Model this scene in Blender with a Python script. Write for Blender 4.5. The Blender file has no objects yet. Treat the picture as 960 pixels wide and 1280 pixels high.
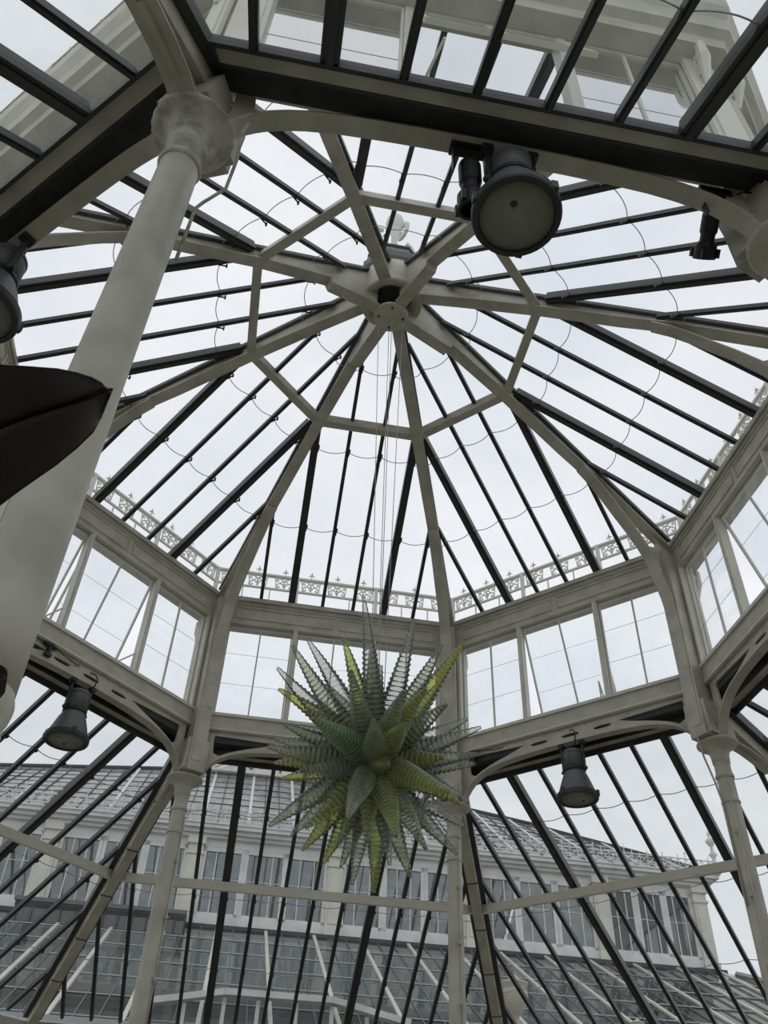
import bpy, math, random
from math import sin, cos, tan, pi, radians, sqrt
from mathutils import Vector, Matrix
random.seed(7)
C = bpy.context.scene.collection
Z0 = 1.6                       # eye height above the floor; all heights below are measured from the eye
T22 = tan(radians(22.5))
R8 = 5.0                       # octagon circumradius

# ------------------------------------------------------------------ materials
def mat(name, col, rough=.5, metal=0.0, spec=.5, noise=0.0, nscale=6.0, col2=None, bump=0.0):
    m = bpy.data.materials.new(name); m.use_nodes = True
    nt = m.node_tree; b = nt.nodes['Principled BSDF']
    b.inputs['Base Color'].default_value = (*col, 1); b.inputs['Roughness'].default_value = rough
    b.inputs['Metallic'].default_value = metal; b.inputs['Specular IOR Level'].default_value = spec
    if noise > 0 or col2 or bump:
        tc = nt.nodes.new('ShaderNodeTexCoord'); n = nt.nodes.new('ShaderNodeTexNoise')
        n.inputs['Scale'].default_value = nscale; n.inputs['Detail'].default_value = 6
        nt.links.new(tc.outputs['Object'], n.inputs['Vector'])
        r = nt.nodes.new('ShaderNodeValToRGB')
        c2 = col2 or tuple(c * (1 - noise) for c in col)
        r.color_ramp.elements[0].position = .35; r.color_ramp.elements[0].color = (*c2, 1)
        r.color_ramp.elements[1].position = .6; r.color_ramp.elements[1].color = (*col, 1)
        nt.links.new(n.outputs['Fac'], r.inputs['Fac']); nt.links.new(r.outputs['Color'], b.inputs['Base Color'])
        if bump:
            bp = nt.nodes.new('ShaderNodeBump'); bp.inputs['Strength'].default_value = bump
            nt.links.new(n.outputs['Fac'], bp.inputs['Height']); nt.links.new(bp.outputs['Normal'], b.inputs['Normal'])
    return m

def glass_mat(name, tint, trans, gloss_rough=.03, diffuse=(.5, .5, .5), dfac=0.05, ior=1.45):
    """see-through pane: tinted transparency, a little dust, sky reflection by angle"""
    m = bpy.data.materials.new(name); m.use_nodes = True; nt = m.node_tree
    for n in list(nt.nodes): nt.nodes.remove(n)
    out = nt.nodes.new('ShaderNodeOutputMaterial')
    tr = nt.nodes.new('ShaderNodeBsdfTransparent'); tr.inputs['Color'].default_value = (*[t * trans for t in tint], 1)
    df = nt.nodes.new('ShaderNodeBsdfDiffuse'); df.inputs['Color'].default_value = (*diffuse, 1)
    tl = nt.nodes.new('ShaderNodeBsdfTranslucent'); tl.inputs['Color'].default_value = (*diffuse, 1)
    a = nt.nodes.new('ShaderNodeMixShader'); a.inputs[0].default_value = .5
    nt.links.new(df.outputs[0], a.inputs[1]); nt.links.new(tl.outputs[0], a.inputs[2])
    tc = nt.nodes.new('ShaderNodeTexCoord'); n = nt.nodes.new('ShaderNodeTexNoise'); n.inputs['Scale'].default_value = 2.5
    n.inputs['Detail'].default_value = 5
    nt.links.new(tc.outputs['Object'], n.inputs['Vector'])
    mr = nt.nodes.new('ShaderNodeMapRange'); mr.inputs['From Min'].default_value = .3; mr.inputs['From Max'].default_value = .7
    mr.inputs['To Min'].default_value = dfac * .5; mr.inputs['To Max'].default_value = dfac * 1.5
    nt.links.new(n.outputs['Fac'], mr.inputs['Value'])
    mx = nt.nodes.new('ShaderNodeMixShader'); nt.links.new(mr.outputs[0], mx.inputs[0])
    nt.links.new(tr.outputs[0], mx.inputs[1]); nt.links.new(a.outputs[0], mx.inputs[2])
    gl = nt.nodes.new('ShaderNodeBsdfGlossy'); gl.inputs['Roughness'].default_value = gloss_rough
    fr = nt.nodes.new('ShaderNodeFresnel'); fr.inputs['IOR'].default_value = ior
    mg = nt.nodes.new('ShaderNodeMixShader')
    nt.links.new(fr.outputs[0], mg.inputs[0]); nt.links.new(mx.outputs[0], mg.inputs[1]); nt.links.new(gl.outputs[0], mg.inputs[2])
    nt.links.new(mg.outputs[0], out.inputs['Surface'])
    return m

CREAM = mat('cream_paint', (.55, .53, .44), .45, noise=.22, nscale=3.5)
CREAMB = mat('cream_paint_clean', (.70, .68, .59), .4, noise=.12, nscale=2)
WHITEC = mat('pale_cream_paint', (.82,.79,.68), .45, noise=.08, nscale=3)  # lighter cream, used for the lower purlins
CREAMW = mat('weathered_cream_paint', (.55, .53, .46), .6, col2=(.27, .26, .22), nscale=9, bump=.3)
WHITEP = mat('white_paint_outside', (.74, .75, .72), .5, noise=.15, nscale=2)
DARK = mat('dark_glazing_bar', (.035, .038, .037), .38, spec=.6)
LEAD = mat('dark_lead', (.045, .047, .048), .6, noise=.3, nscale=8)
IRON = mat('lamp_grey_metal', (.13, .14, .14), .5, metal=.2, noise=.15, nscale=12)
IRONB = mat('lamp_dark_rim', (.035, .037, .038), .5)
BLACK = mat('black_plastic', (.012, .012, .013), .45)
BLUEB = mat('navy_plastic', (.02, .025, .06), .4)
CABLE = mat('grey_steel_cable', (.30, .30, .29), .4, metal=.6)
LAP = mat('pane_edge', (.42, .45, .46), .4)
LENS = mat('frosted_lamp_lens', (.55, .54, .47), .35, noise=.06, nscale=3)
JOINT = mat('pane_joint', (.62,.65,.68), .3)
STONE = mat('sandstone', (.55, .50, .42), .8, noise=.2, nscale=6, bump=.3)
FLOORM = mat('stone_floor', (.33, .31, .27), .8, noise=.25, nscale=3)
GRASS = mat('lawn', (.17, .18, .11), .95, noise=.4, nscale=4)
BEDM = mat('dark_planting_floor', (.045, .05, .035), .95, noise=.6, nscale=1.2)
LEAFM = mat('maroon_leaf', (.026, .011, .010), .34, col2=(.012, .010, .009), nscale=5.0, spec=.4)
LEAFV = mat('leaf_midrib', (.035, .022, .018), .45)
STEMM = mat('plant_stem', (.06, .05, .025), .6, noise=.4)
CORE = mat('sculpture_core', (.16, .18, .10), .4)
GLASS = glass_mat('clear_roof_glass', (.97, .985, 1), .97, dfac=.035, diffuse=(.6, .62, .62))
GLASSL = glass_mat('dusty_lower_roof_glass', (.96, .98, .98), .90, dfac=.08, diffuse=(.40, .42, .42))
GLASSW = glass_mat('window_glass', (.96, .985, 1), .95, dfac=.06, diffuse=(.6, .62, .65))
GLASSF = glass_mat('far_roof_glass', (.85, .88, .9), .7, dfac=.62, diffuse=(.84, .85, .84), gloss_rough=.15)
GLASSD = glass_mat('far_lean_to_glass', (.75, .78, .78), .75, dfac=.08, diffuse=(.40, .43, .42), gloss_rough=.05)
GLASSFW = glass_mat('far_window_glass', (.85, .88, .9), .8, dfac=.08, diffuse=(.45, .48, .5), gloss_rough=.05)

GLASSR = glass_mat('dimmed_rear_glass', (.8, .84, .85), .45, dfac=.5, diffuse=(.30, .32, .31), gloss_rough=.1)  # dirty rear glass, darkened so the front windows look dim inside
BLOCKW = mat('rear_blocking_wall', (.10,.095,.08), .9, noise=.3, nscale=2)
def spike_mat(name, col, dcol, trans, dfac):
    m = bpy.data.materials.new(name); m.use_nodes = True; nt = m.node_tree
    for n in list(nt.nodes): nt.nodes.remove(n)
    L = nt.links.new
    out = nt.nodes.new('ShaderNodeOutputMaterial')
    tr = nt.nodes.new('ShaderNodeBsdfTransparent'); tr.inputs['Color'].default_value = (*[c * trans for c in col], 1)
    df = nt.nodes.new('ShaderNodeBsdfDiffuse'); df.inputs['Color'].default_value = (*dcol, 1)
    tl = nt.nodes.new('ShaderNodeBsdfTranslucent'); tl.inputs['Color'].default_value = (*dcol, 1)
    a = nt.nodes.new('ShaderNodeMixShader'); a.inputs[0].default_value = .5; L(df.outputs[0], a.inputs[1]); L(tl.outputs[0], a.inputs[2])
    # whitish rib crests and darker grooves paint in sky highlights on the horn
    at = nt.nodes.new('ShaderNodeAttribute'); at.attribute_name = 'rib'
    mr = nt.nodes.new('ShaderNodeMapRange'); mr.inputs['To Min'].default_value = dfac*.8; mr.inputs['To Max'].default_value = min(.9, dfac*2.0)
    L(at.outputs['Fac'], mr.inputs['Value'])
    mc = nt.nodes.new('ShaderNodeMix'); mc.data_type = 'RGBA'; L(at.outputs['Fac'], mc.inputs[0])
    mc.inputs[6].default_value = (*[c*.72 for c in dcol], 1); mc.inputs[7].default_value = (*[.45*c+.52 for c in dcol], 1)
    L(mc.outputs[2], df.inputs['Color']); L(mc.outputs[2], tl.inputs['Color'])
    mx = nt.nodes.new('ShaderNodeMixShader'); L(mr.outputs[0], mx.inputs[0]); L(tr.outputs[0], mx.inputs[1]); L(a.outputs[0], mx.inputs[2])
    gl = nt.nodes.new('ShaderNodeBsdfGlossy'); gl.inputs['Roughness'].default_value = .07
    fr = nt.nodes.new('ShaderNodeFresnel'); fr.inputs['IOR'].default_value = 1.55
    mg = nt.nodes.new('ShaderNodeMixShader'); L(fr.outputs[0], mg.inputs[0]); L(mx.outputs[0], mg.inputs[1]); L(gl.outputs[0], mg.inputs[2])
    L(mg.outputs[0], out.inputs['Surface'])
    return m
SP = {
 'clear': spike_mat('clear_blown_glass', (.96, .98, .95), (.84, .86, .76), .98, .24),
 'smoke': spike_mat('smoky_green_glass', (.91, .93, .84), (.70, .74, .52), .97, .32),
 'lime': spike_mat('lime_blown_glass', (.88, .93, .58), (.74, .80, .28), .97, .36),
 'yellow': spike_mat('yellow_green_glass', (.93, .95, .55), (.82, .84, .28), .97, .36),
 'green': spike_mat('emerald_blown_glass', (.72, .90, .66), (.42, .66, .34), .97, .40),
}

# ------------------------------------------------------------------ mesh builder
class MB:
    def __init__(s): s.v = []; s.f = []
    def add(s, vs, fs):
        o = len(s.v); s.v += [tuple(p) for p in vs]; s.f += [tuple(i + o for i in f) for f in fs]; return s
    def box(s, x0, x1, y0, y1, z0, z1):
        return s.add([(x0,y0,z0),(x1,y0,z0),(x1,y1,z0),(x0,y1,z0),(x0,y0,z1),(x1,y0,z1),(x1,y1,z1),(x0,y1,z1)],
                     [(0,3,2,1),(4,5,6,7),(0,1,5,4),(1,2,6,5),(2,3,7,6),(3,0,4,7)])
    def beam(s, p, q, w, h, up=(0,0,1), dz=0):
        p, q, up = Vector(p), Vector(q), Vector(up); d = (q - p).normalized()
        a = d.cross(up)
        if a.length < 1e-4: a = Vector((1,0,0))
        a.normalize(); b = a.cross(d).normalized()
        vs = []
        for c in (p, q):
            for sa, sb in ((-1,0),(1,0),(1,1),(-1,1)): vs.append(c + a*sa*w/2 + b*(sb*h + dz))
        return s.add(vs, [(0,1,2,3),(7,6,5,4),(0,4,5,1),(1,5,6,2),(2,6,7,3),(3,7,4,0)])
    def barc(s, p, q, w, h, up=(0,0,1)): return s.beam(p, q, w, h, up, -h/2)
    def mitre(s, prof, t=T22, cut=0.0):
        """profile [(y,z)] swept along x, both ends mitred for the octagon"""
        n = len(prof); vs = []
        for sg in (-1, 1):
            for y, z in prof: vs.append((sg * (y * t - cut), y, z))
        fs = [tuple(range(n)), tuple(range(2*n-1, n-1, -1))]
        for i in range(n):
            j = (i+1) % n; fs.append((j, i, n+i, n+j))
        return s.add(vs, fs)
    def mbox(s, y0, y1, z0, z1, cut=0.0): return s.mitre([(y0,z0),(y1,z0),(y1,z1),(y0,z1)], cut=cut)
    def extr_x(s, poly, x0, x1):
        n = len(poly); vs = [(x0,y,z) for y,z in poly] + [(x1,y,z) for y,z in poly]
        return s.add(vs, [tuple(range(n)), tuple(range(2*n-1,n-1,-1))] + [((i+1)%n, i, n+i, n+(i+1)%n) for i in range(n)])
    def strip_x(s, sm, y0, y1):
        """samples (x, z0, z1): a plate in the xz plane with thickness y0..y1"""
        vs = []; fs = []
        for x, a, b in sm: vs += [(x,y0,a),(x,y1,a),(x,y1,b),(x,y0,b)]
        for i in range(len(sm)-1):
            o = 4*i
            for k in range(4): fs.append((o+k, o+(k+1)%4, o+4+(k+1)%4, o+4+k))
        fs += [(3,2,1,0), tuple(4*(len(sm)-1)+k for k in range(4))]
        return s.add(vs, fs)
    def strip_r(s, sm, x0, x1):
        """samples ((y,z) lower, (y,z) upper): plate in the yz plane, thickness x0..x1"""
        vs = []; fs = []
        for a, b in sm: vs += [(x0,a[0],a[1]),(x1,a[0],a[1]),(x1,b[0],b[1]),(x0,b[0],b[1])]
        for i in range(len(sm)-1):
            o = 4*i
            for k in range(4): fs.append((o+k, o+(k+1)%4, o+4+(k+1)%4, o+4+k))
        fs += [(3,2,1,0), tuple(4*(len(sm)-1)+k for k in range(4))]
        return s.add(vs, fs)
    def tube(s, pts, r, n=8, closed=False):
        pts = [Vector(p) for p in pts]; m = len(pts); rs = r if isinstance(r, (list, tuple)) else [r]*m
        vs = []; fs = []; ref = None
        for i, p in enumerate(pts):
            if closed: d = pts[(i+1)%m] - pts[i-1]
            else: d = pts[min(i+1,m-1)] - pts[max(i-1,0)]
            d.normalize()
            if ref is None: ref = Vector((0,0,1)) if abs(d.z) < .9 else Vector((1,0,0))
            a = d.cross(ref); a = a.normalized() if a.length > 1e-5 else d.orthogonal().normalized()
            b = a.cross(d); ref = b
            for k in range(n):
                t = 2*pi*k/n; vs.append(p + (a*cos(t) + b*sin(t))*rs[i])
        for i in range(m if closed else m-1):
            j = (i+1) % m
            for k in range(n):
                l = (k+1) % n; fs.append((i*n+k, j*n+k, j*n+l, i*n+l))
        if not closed: fs += [tuple(range(n)), tuple(range(m*n-1, m*n-n-1, -1))]
        return s.add(vs, fs)
    def lathe(s, prof, c=(0,0,0), n=24, ph=0.0, mod=None):
        vs = []; fs = []; m = len(prof)
        for i, (r, z) in enumerate(prof):
            for k in range(n):
                t = 2*pi*k/n + ph; rr = r * (mod(i, k, n) if mod else 1)
                vs.append((c[0]+rr*cos(t), c[1]+rr*sin(t), c[2]+z))
        for i in range(m-1):
            for k in range(n):
                l = (k+1)%n; fs.append((i*n+k, i*n+l, (i+1)*n+l, (i+1)*n+k))
        ring = tuple(prof[0]) == tuple(prof[-1])
        if prof[0][0] > 1e-6 and not ring: fs.append(tuple(range(n-1,-1,-1)))
        if prof[-1][0] > 1e-6 and not ring: fs.append(tuple((m-1)*n+k for k in range(n)))
        return s.add(vs, fs)
    def ball(s, c, r, n=8, sz=1.0):
        return s.lathe([(max(r*sin(pi*i/n), 1e-4), -r*sz*cos(pi*i/n)) for i in range(n+1)], c, n*2 if n > 4 else 8)
    def build(s, name, m, parent=None, base=(0,0,0), smooth=False, tf=None):
        me = bpy.data.meshes.new(name)
        vs = s.v
        if tf: vs = [tuple(tf @ Vector(p)) for p in vs]
        bx, by, bz = base
        me.from_pydata([(x-bx, y-by, z-bz) for x, y, z in vs], [], s.f); me.update()
        me.materials.append(m)
        if smooth:
            for p in me.polygons: p.use_smooth = True
        o = bpy.data.objects.new(name, me); C.objects.link(o)
        if parent is not None: o.parent = parent
        return o

BASE = {}
def place(o, base, ang=0.0):
    v = Matrix.Rotation(ang, 3, 'Z') @ Vector(base)
    o.location = (v.x, v.y, v.z + Z0); o.rotation_euler = (0, 0, ang); BASE[o.name] = base
def tag(o, label, cat, group=None, kind=None):
    if label: o['label'] = label
    if cat: o['category'] = cat
    if group: o['group'] = group
    if kind: o['kind'] = kind
    return o
def thing(name, label, cat, base=(0,0,0), ang=0.0, group=None):
    o = bpy.data.objects.new(name, None); C.objects.link(o); o.empty_display_size = .2
    place(o, base, ang); tag(o, label, cat, group); return o
def struct(name, mb, m, base=(0,0,0), ang=0.0, parent=None, smooth=False):
    o = mb.build(name, m, parent, base, smooth)
    if parent is None: place(o, base, ang)
    o['kind'] = 'structure'; return o
def copy_tree(o, parent=None):
    c = o.copy(); C.objects.link(c)
    if parent is not None: c.parent = parent
    for ch in list(o.children): copy_tree(ch, c)
    return c
def dup(root, base, ang, label=None, name=None):
    kids = list(root.children); c = root.copy(); C.objects.link(c)
    for ch in kids: copy_tree(ch, c)
    if name: c.name = name
    place(c, base, ang)
    if label: c['label'] = label
    return c
FA = lambda k: radians(22.5 + 45*k)     # local frame of side k: +y outward, +x towards corner k
VA = lambda k: radians(45*k)            # local frame of corner k: +y outward

# ------------------------------------------------------------------ ground and floor
g = MB(); g.box(-60, 60, -40, 80, -1.9, -1.72); o = struct('ground', g, GRASS)
o.name = 'floor_lawn'
f = MB(); f.lathe([(10.45, -1.72), (10.45, -1.6)], n=8, ph=radians(90)); struct('floor', f, FLOORM)

# ------------------------------------------------------------------ columns at the eight corners
CPOS = ['behind the right side of the glass sculpture', 'left of the glass sculpture, next to the left lamp',
        'hidden behind the big near column', 'beyond the left edge', 'big and near at the left with the weathered capital',
        'at the upper right edge beside the small black spotlight', 'beyond the right edge', 'at the right beside the right lamp']
CL = ['slim cream iron column standing behind the right edge of the glass sculpture',
      'slim cream iron column left of the glass sculpture, between the left lamp and the sculpture',
      'cream iron column standing behind the big near column at the left edge',
      'cream iron column beyond the left edge of the photo',
      'large cream iron column closest to the viewer with a weathered flared capital, at left',
      'cream iron column at the upper right edge, beyond the small black spotlight',
      'cream iron column beyond the right edge of the photo',
      'slim cream iron column at the right, just right of the bell lamp']
def make_column(label, near=False):
    base = (0, R8, -1.6)
    t = thing('column', label, 'column', base, 0, 'iron columns around the octagon')
    q = MB()
    k = .113 if near else .100
    q.lathe([(k+.013,1.34),(k+.010,1.6),(k+.008,2.2),(k+.004,3.0),(k+.001,4.0),(k-.002,4.70)], (0,R8,0), 40)
    q.build('shaft', CREAM, t, base, True)
    q = MB(); q.lathe([(.20,-1.6),(.20,-1.5),(.17,-1.46),(.14,-1.36),(.125,-1.3),(.122,1.16),(.125,1.2),(.118,1.22),(.13,1.25),(.135,1.28),(.135,1.30),(.128,1.325),(k+.012,1.335),(k+.012,1.345)], (0,R8,0), 40)
    q.box(k-.01,k+.035,R8-.03,R8+.03,1.36,1.42)
    q.build('pedestal', CREAM, t, base, True)
    q = MB(); q.tube([(k*.75,4.91,1.4),(k*.72,4.915,4.6)], .012, 6); q.build('wire_duct', CREAM, t, base, True)
    q = MB(); q.lathe([(k,4.67),(k+.010,4.685),(k+.013,4.70),(k+.008,4.72),(k-.004,4.75),(k-.006,4.86),(k+.006,4.875)], (0,R8,0), 32)
    q.lathe([(k,4.36),(k+.012,4.37),(k+.012,4.39),(k,4.40)], (0,R8,0), 24) if not near else None
    q.build('neck_ring', CREAMW if near else CREAM, t, base, True)
    q = MB()
    md = lambda i, kk, n: 1 + (.022*abs(cos(kk*pi/4)) if i in (5,6,7) else 0) + (.02 * cos(kk*2*pi/6) if i in (3,4) else 0)
    q.lathe([(k-.004,4.87),(k+.006,4.90),(k+.010,4.97),(k+.028,5.03),(.178,5.07),(.228,5.10),(.243,5.115),(.243,5.135),(.21,5.16),(.16,5.18)], (0,R8,0), 96, mod=md)
    q.build('capital', CREAMW if near else CREAM, t, base, True)
    # clips strapped to the shaft
    for z in (2.6, 3.3, 4.0):
        q = MB(); q.box(.05, .07, R8-k-.045, R8-k+.02, z-.02, z+.03); q.box(.045,.10,R8-k-.04,R8-k-.028,z,z+.012)
        q.build('wire_clip', CREAM, t, base)
    # post above the capital, with its bolted foot
    q = MB(); q.box(-.11,.11, 4.70, 5.06, 5.16, 8.05); q.box(-.075,.075, 4.69,4.70, 5.3, 7.9)
    q.build('corner_post', CREAM, t, base)
    q = MB(); q.extr_x([(4.74,5.18),(5.2,5.18),(5.12,5.62),(4.71,5.62)], -.16, .16)
    for sx in (-.1, 0, .1):
        for z in (5.24, 5.36, 5.5): q.ball((sx, 4.725, z), .014, 4)
    for sx in (-.163, .163):
        for y in (4.82, 4.95): 
            for z in (5.24, 5.4, 5.54): q.ball((sx, y, z), .014, 4)
    q.build('bolted_foot', CREAM, t, base)
    return t
columns = {}
col0 = make_column(CL[0]); columns[0] = col0; place(col0, (0,R8,-1.6), VA(0))
for k in (1,2,3,5,6,7): columns[k] = dup(col0, (0,R8,-1.6), VA(k), CL[k])
cn = make_column(CL[4], True); place(cn, (0,R8,-1.6), VA(4)); columns[4] = cn

# ------------------------------------------------------------------ arched girders between the columns
GN = ['behind the glass sculpture', 'at the far left above the left lamp', 'behind the big near column', 'at upper left, left of the big near column',
      'across the top holding the big round lamp', 'beyond the upper right edge', 'at the right edge beside the right-hand column',
      'right of the sculpture holding the right lamp']
def arch_z(x):
    P = [(0,5.655),(.5,5.65),(.8,5.636),(1.07,5.612),(1.25,5.575),(1.40,5.525),(1.53,5.455),(1.62,5.37),(1.69,5.28),(1.74,5.17)]
    x = abs(x)
    for (a,za),(b,zb) in zip(P,P[1:]):
        if x <= b: return za + (zb-za)*(x-a)/(b-a)
    return P[-1][1]
def make_girder():
    base = (0, 4.62, 5.17)
    t = thing('arched_girder', 'x', 'girder', base, 0, 'arched cream girders between the columns')
    xs = [i*.06 for i in range(0, 30)]
    xs = sorted(set([round(x,3) for x in xs] + [1.74]))
    xs = [-x for x in xs[::-1] if x > 0] + xs
    def hole(x):
        a = abs(x)
        if .74 < a < 1.60:
            f = (a-.74)/.86; lo = arch_z(a)+.055 ; hi = 5.795 + .035*f
            lo = min(lo + .09*(1-f)**3, hi)
            if a > 1.52: lo += (a-1.52)/.08*.12
            return (min(lo,hi-.001), hi)
        for c in (-.48, 0, .48):
            w = .13
            if abs(x-c) < w:
                h = .024*sqrt(max(0,1-((x-c)/w)**4)); return (5.765-h, 5.765+h)
        return (5.79, 5.79)
    q = MB()
    xs2 = sorted(set(xs + [c+dx for c in (-.48,0,.48) for dx in (-.13,-.125,-.11,-.06,.06,.11,.125,.13)] + [s_*a for s_ in (-1,1) for a in (.741,.76,1.52,1.56,1.599)]))
    q.strip_x([(x, arch_z(x), hole(x)[0]) for x in xs2], 4.605, 4.635)
    q.strip_x([(x, hole(x)[1], 5.885) for x in xs2], 4.605, 4.635)
    for x in [i*.12 for i in range(-14,15)]:
        for z in (arch_z(x)+.035, 5.86):
            q.ball((x, 4.603, z), .010, 4)
    q.build('web_plate', CREAM, t, base)
    q = MB()
    vs = []; fs = []
    for x in xs:
        z = arch_z(x); vs += [(x,4.555,z-.012),(x,4.685,z-.012),(x,4.685,z+.008),(x,4.555,z+.008)]
    for i in range(len(xs)-1):
        o_ = 4*i
        for k in range(4): fs.append((o_+k, o_+(k+1)%4, o_+4+(k+1)%4, o_+4+k))
    q.add(vs, fs + [(3,2,1,0), tuple(4*(len(xs)-1)+k for k in range(4))])
    q.build('bottom_flange', CREAM, t, base)
    return t
gd = make_girder(); gd['label'] = 'arched cream iron girder ' + GN[0]; place(gd, (0,4.62,5.17), FA(0))
for k in range(1,8): dup(gd, (0,4.62,5.17), FA(k), 'arched cream iron girder ' + GN[k])

# ------------------------------------------------------------------ clerestory walls (structure)
SN = ['north', 'northwest', 'west', 'southwest', 'south', 'southeast', 'east', 'northeast']
def make_wall(k):
    q = MB(); q.mbox(4.56, 4.72, 5.885, 6.12); w = struct('wall_'+SN[k], q, CREAM, (0,0,0), FA(k))
    def P(mb, nm, m): 
        o = mb.build(nm, m, w); return o
    q = MB(); q.mbox(4.53,4.76,6.12,6.165); q.mbox(4.545,4.56,5.90,5.925); P(q, 'window_sill', CREAMB)
    q = MB(); q.mbox(4.58,4.70,7.76,8.27); P(q, 'frieze', CREAM)
    q = MB()
    q.mbox(4.545,4.58,8.20,8.27); q.mbox(4.565,4.58,8.13,8.145); q.mbox(4.56,4.58,7.76,7.80)
    for a,b in ((-1.62,-.05),(.05,1.62)):
        for z in (7.87,8.07): q.box(a,b,4.567,4.58,z,z+.014)
        for x in (a,b): q.box(x-.007,x+.007,4.567,4.58,7.87,8.084)
    P(q, 'frieze_moulding', CREAM)
    q = MB(); q.mitre([(4.70,7.76),(4.86,7.78),(4.88,7.90),(4.95,7.95),(4.97,8.13),(5.03,8.28),(5.04,8.50),(4.97,8.54),(4.90,8.44),(4.70,8.38)])
    P(q, 'cornice', CREAM)
    q = MB(); q.mbox(4.60,4.72,8.27,8.315); P(q, 'gutter_edge', LEAD)
    for s in (-1,1):
        q = MB(); q.box(s*1.80 - .10, s*1.80+.10, 4.575, 4.70, 6.165, 7.76); q.box(s*1.72-.02, s*1.72+.02, 4.55,4.575,6.165,7.76); P(q, 'window_jamb', CREAMB)
    for x in (-.6378, .6378):
        q = MB(); q.box(x-.035,x+.035,4.57,4.69,6.165,7.76); q.box(x-.015,x+.015,4.555,4.57,6.165,7.76); P(q, 'mullion', CREAMB)
    # head of the lower roof; recess shade towards the girder is put into dark lead
    q = MB(); q.mitre([(4.84,5.655),(4.955,5.655),(4.96,5.70),(4.86,5.78),(4.74,5.98),(4.72,5.98),(4.84,5.74)]); P(q, 'roof_head_beam', CREAM)
    q = MB(); q.mbox(4.956,4.985,5.575,5.70); P(q, 'shade_flashing_lip', LEAD)  # dark lip paints in the shade along the beam edge
    q = MB(); q.mbox(4.815,4.838,5.648,5.86); q.mbox(4.638,4.815,5.735,5.755); q.mbox(4.638,4.655,5.755,5.88); P(q, 'shade_flashing', LEAD)  # lead plates whose dark colour carries the shade of the recess
    # brackets and pilaster outside at the corner towards k
    q = MB()
    for s in (-1,1):
        q.box(s*1.80-.12, s*1.80+.12, 4.70, 4.74, 6.1, 7.76); q.box(s*1.80-.08, s*1.80+.08, 4.74, 4.755, 6.25, 7.2)
    P(q, 'outer_pilaster', CREAMB)
    for s in (-1,1):
        q = MB(); pts = [(s*1.78, 4.76+.05*cos(a)+.04*(i/14), 7.60+.10*sin(a)-.012*i) for i, a in enumerate([j*.6 for j in range(15)])]
        q.tube(pts, [.035-.001*i for i in range(15)], 6)
        q.tube([(s*1.78,4.76,7.2),(s*1.78,4.80,7.38),(s*1.78,4.84,7.55),(s*1.78,4.86,7.76)], [.02,.04,.055,.04], 6)
        P(q, 'scroll_bracket', CREAMB)
    return w
for k in range(8): make_wall(k)

# windows: three sashes a side, the middle ones pushed open at the foot
wn = 0
SNL = {(0,1):'behind the glass sculpture',(1,1):'above the left lamp',(7,1):'above the right lamp',(6,1):'at the right edge',(1,2):'furthest left, next to the big column',(4,1):'out of sight above the top girder'}
OPEN = {(0,1),(1,1),(7,1),(6,1),(1,2),(4,1)}
for k in range(8):
    for b, (a0, a1) in enumerate(((-1.70,-.673),(-.603,.603),(.673,1.70))):
        bay = b if True else 0
        # bay 0 lies towards corner k+1 (negative x)
        idx = {0:2, 1:1, 2:0}[b]
        wn += 1; op = (k, idx) in OPEN
        base = (0, 4.66, 7.76)
        e = MB(); x0, x1 = a0+.004, a1-.004
        for x in (x0, x1-.022): e.box(x, x+.022, 4.64, 4.68, 6.175, 7.755)
        e.box(x0+.022, x1-.022, 4.64,4.68,6.175,6.20); e.box(x0+.022,x1-.022,4.64,4.68,7.725,7.755)
        xm = (x0+x1)/2; e.box(xm-.011, xm+.011, 4.645, 4.675, 6.20, 7.725)
        w = struct('window_%d' % wn, e, CREAMB, base, FA(k))
        pn = MB(); pn.add([(x0+.01,4.66,6.18),(x1-.01,4.66,6.18),(x1-.01,4.66,7.74),(x0+.01,4.66,7.74)], [(0,1,2,3)])
        pn.build('pane', GLASSW, w, base)
        pn = MB()
        for z in (6.72, 7.25): pn.box(x0+.02, x1-.02, 4.657, 4.663, z, z+.003)
        pn.build('pane_joint', JOINT, w, base)
        if op: w.rotation_euler = (radians(17), 0, FA(k))
        # the casement stay standing on the sill
        if op:
            xs_ = x1 - .06
            q = MB(); q.tube([(xs_, 4.58, 6.15), (xs_, 4.56, 6.42), (xs_-.10, 5.02, 6.30)], .012, 6)
            st = q.build('casement_stay', CREAMB, None, (xs_,4.58,6.15)); place(st, (xs_,4.58,6.15), FA(k))
            tag(st, 'bent metal stay of the open sash ' + SNL[(k,idx)], 'window stay', 'casement stays on the sills')

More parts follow.
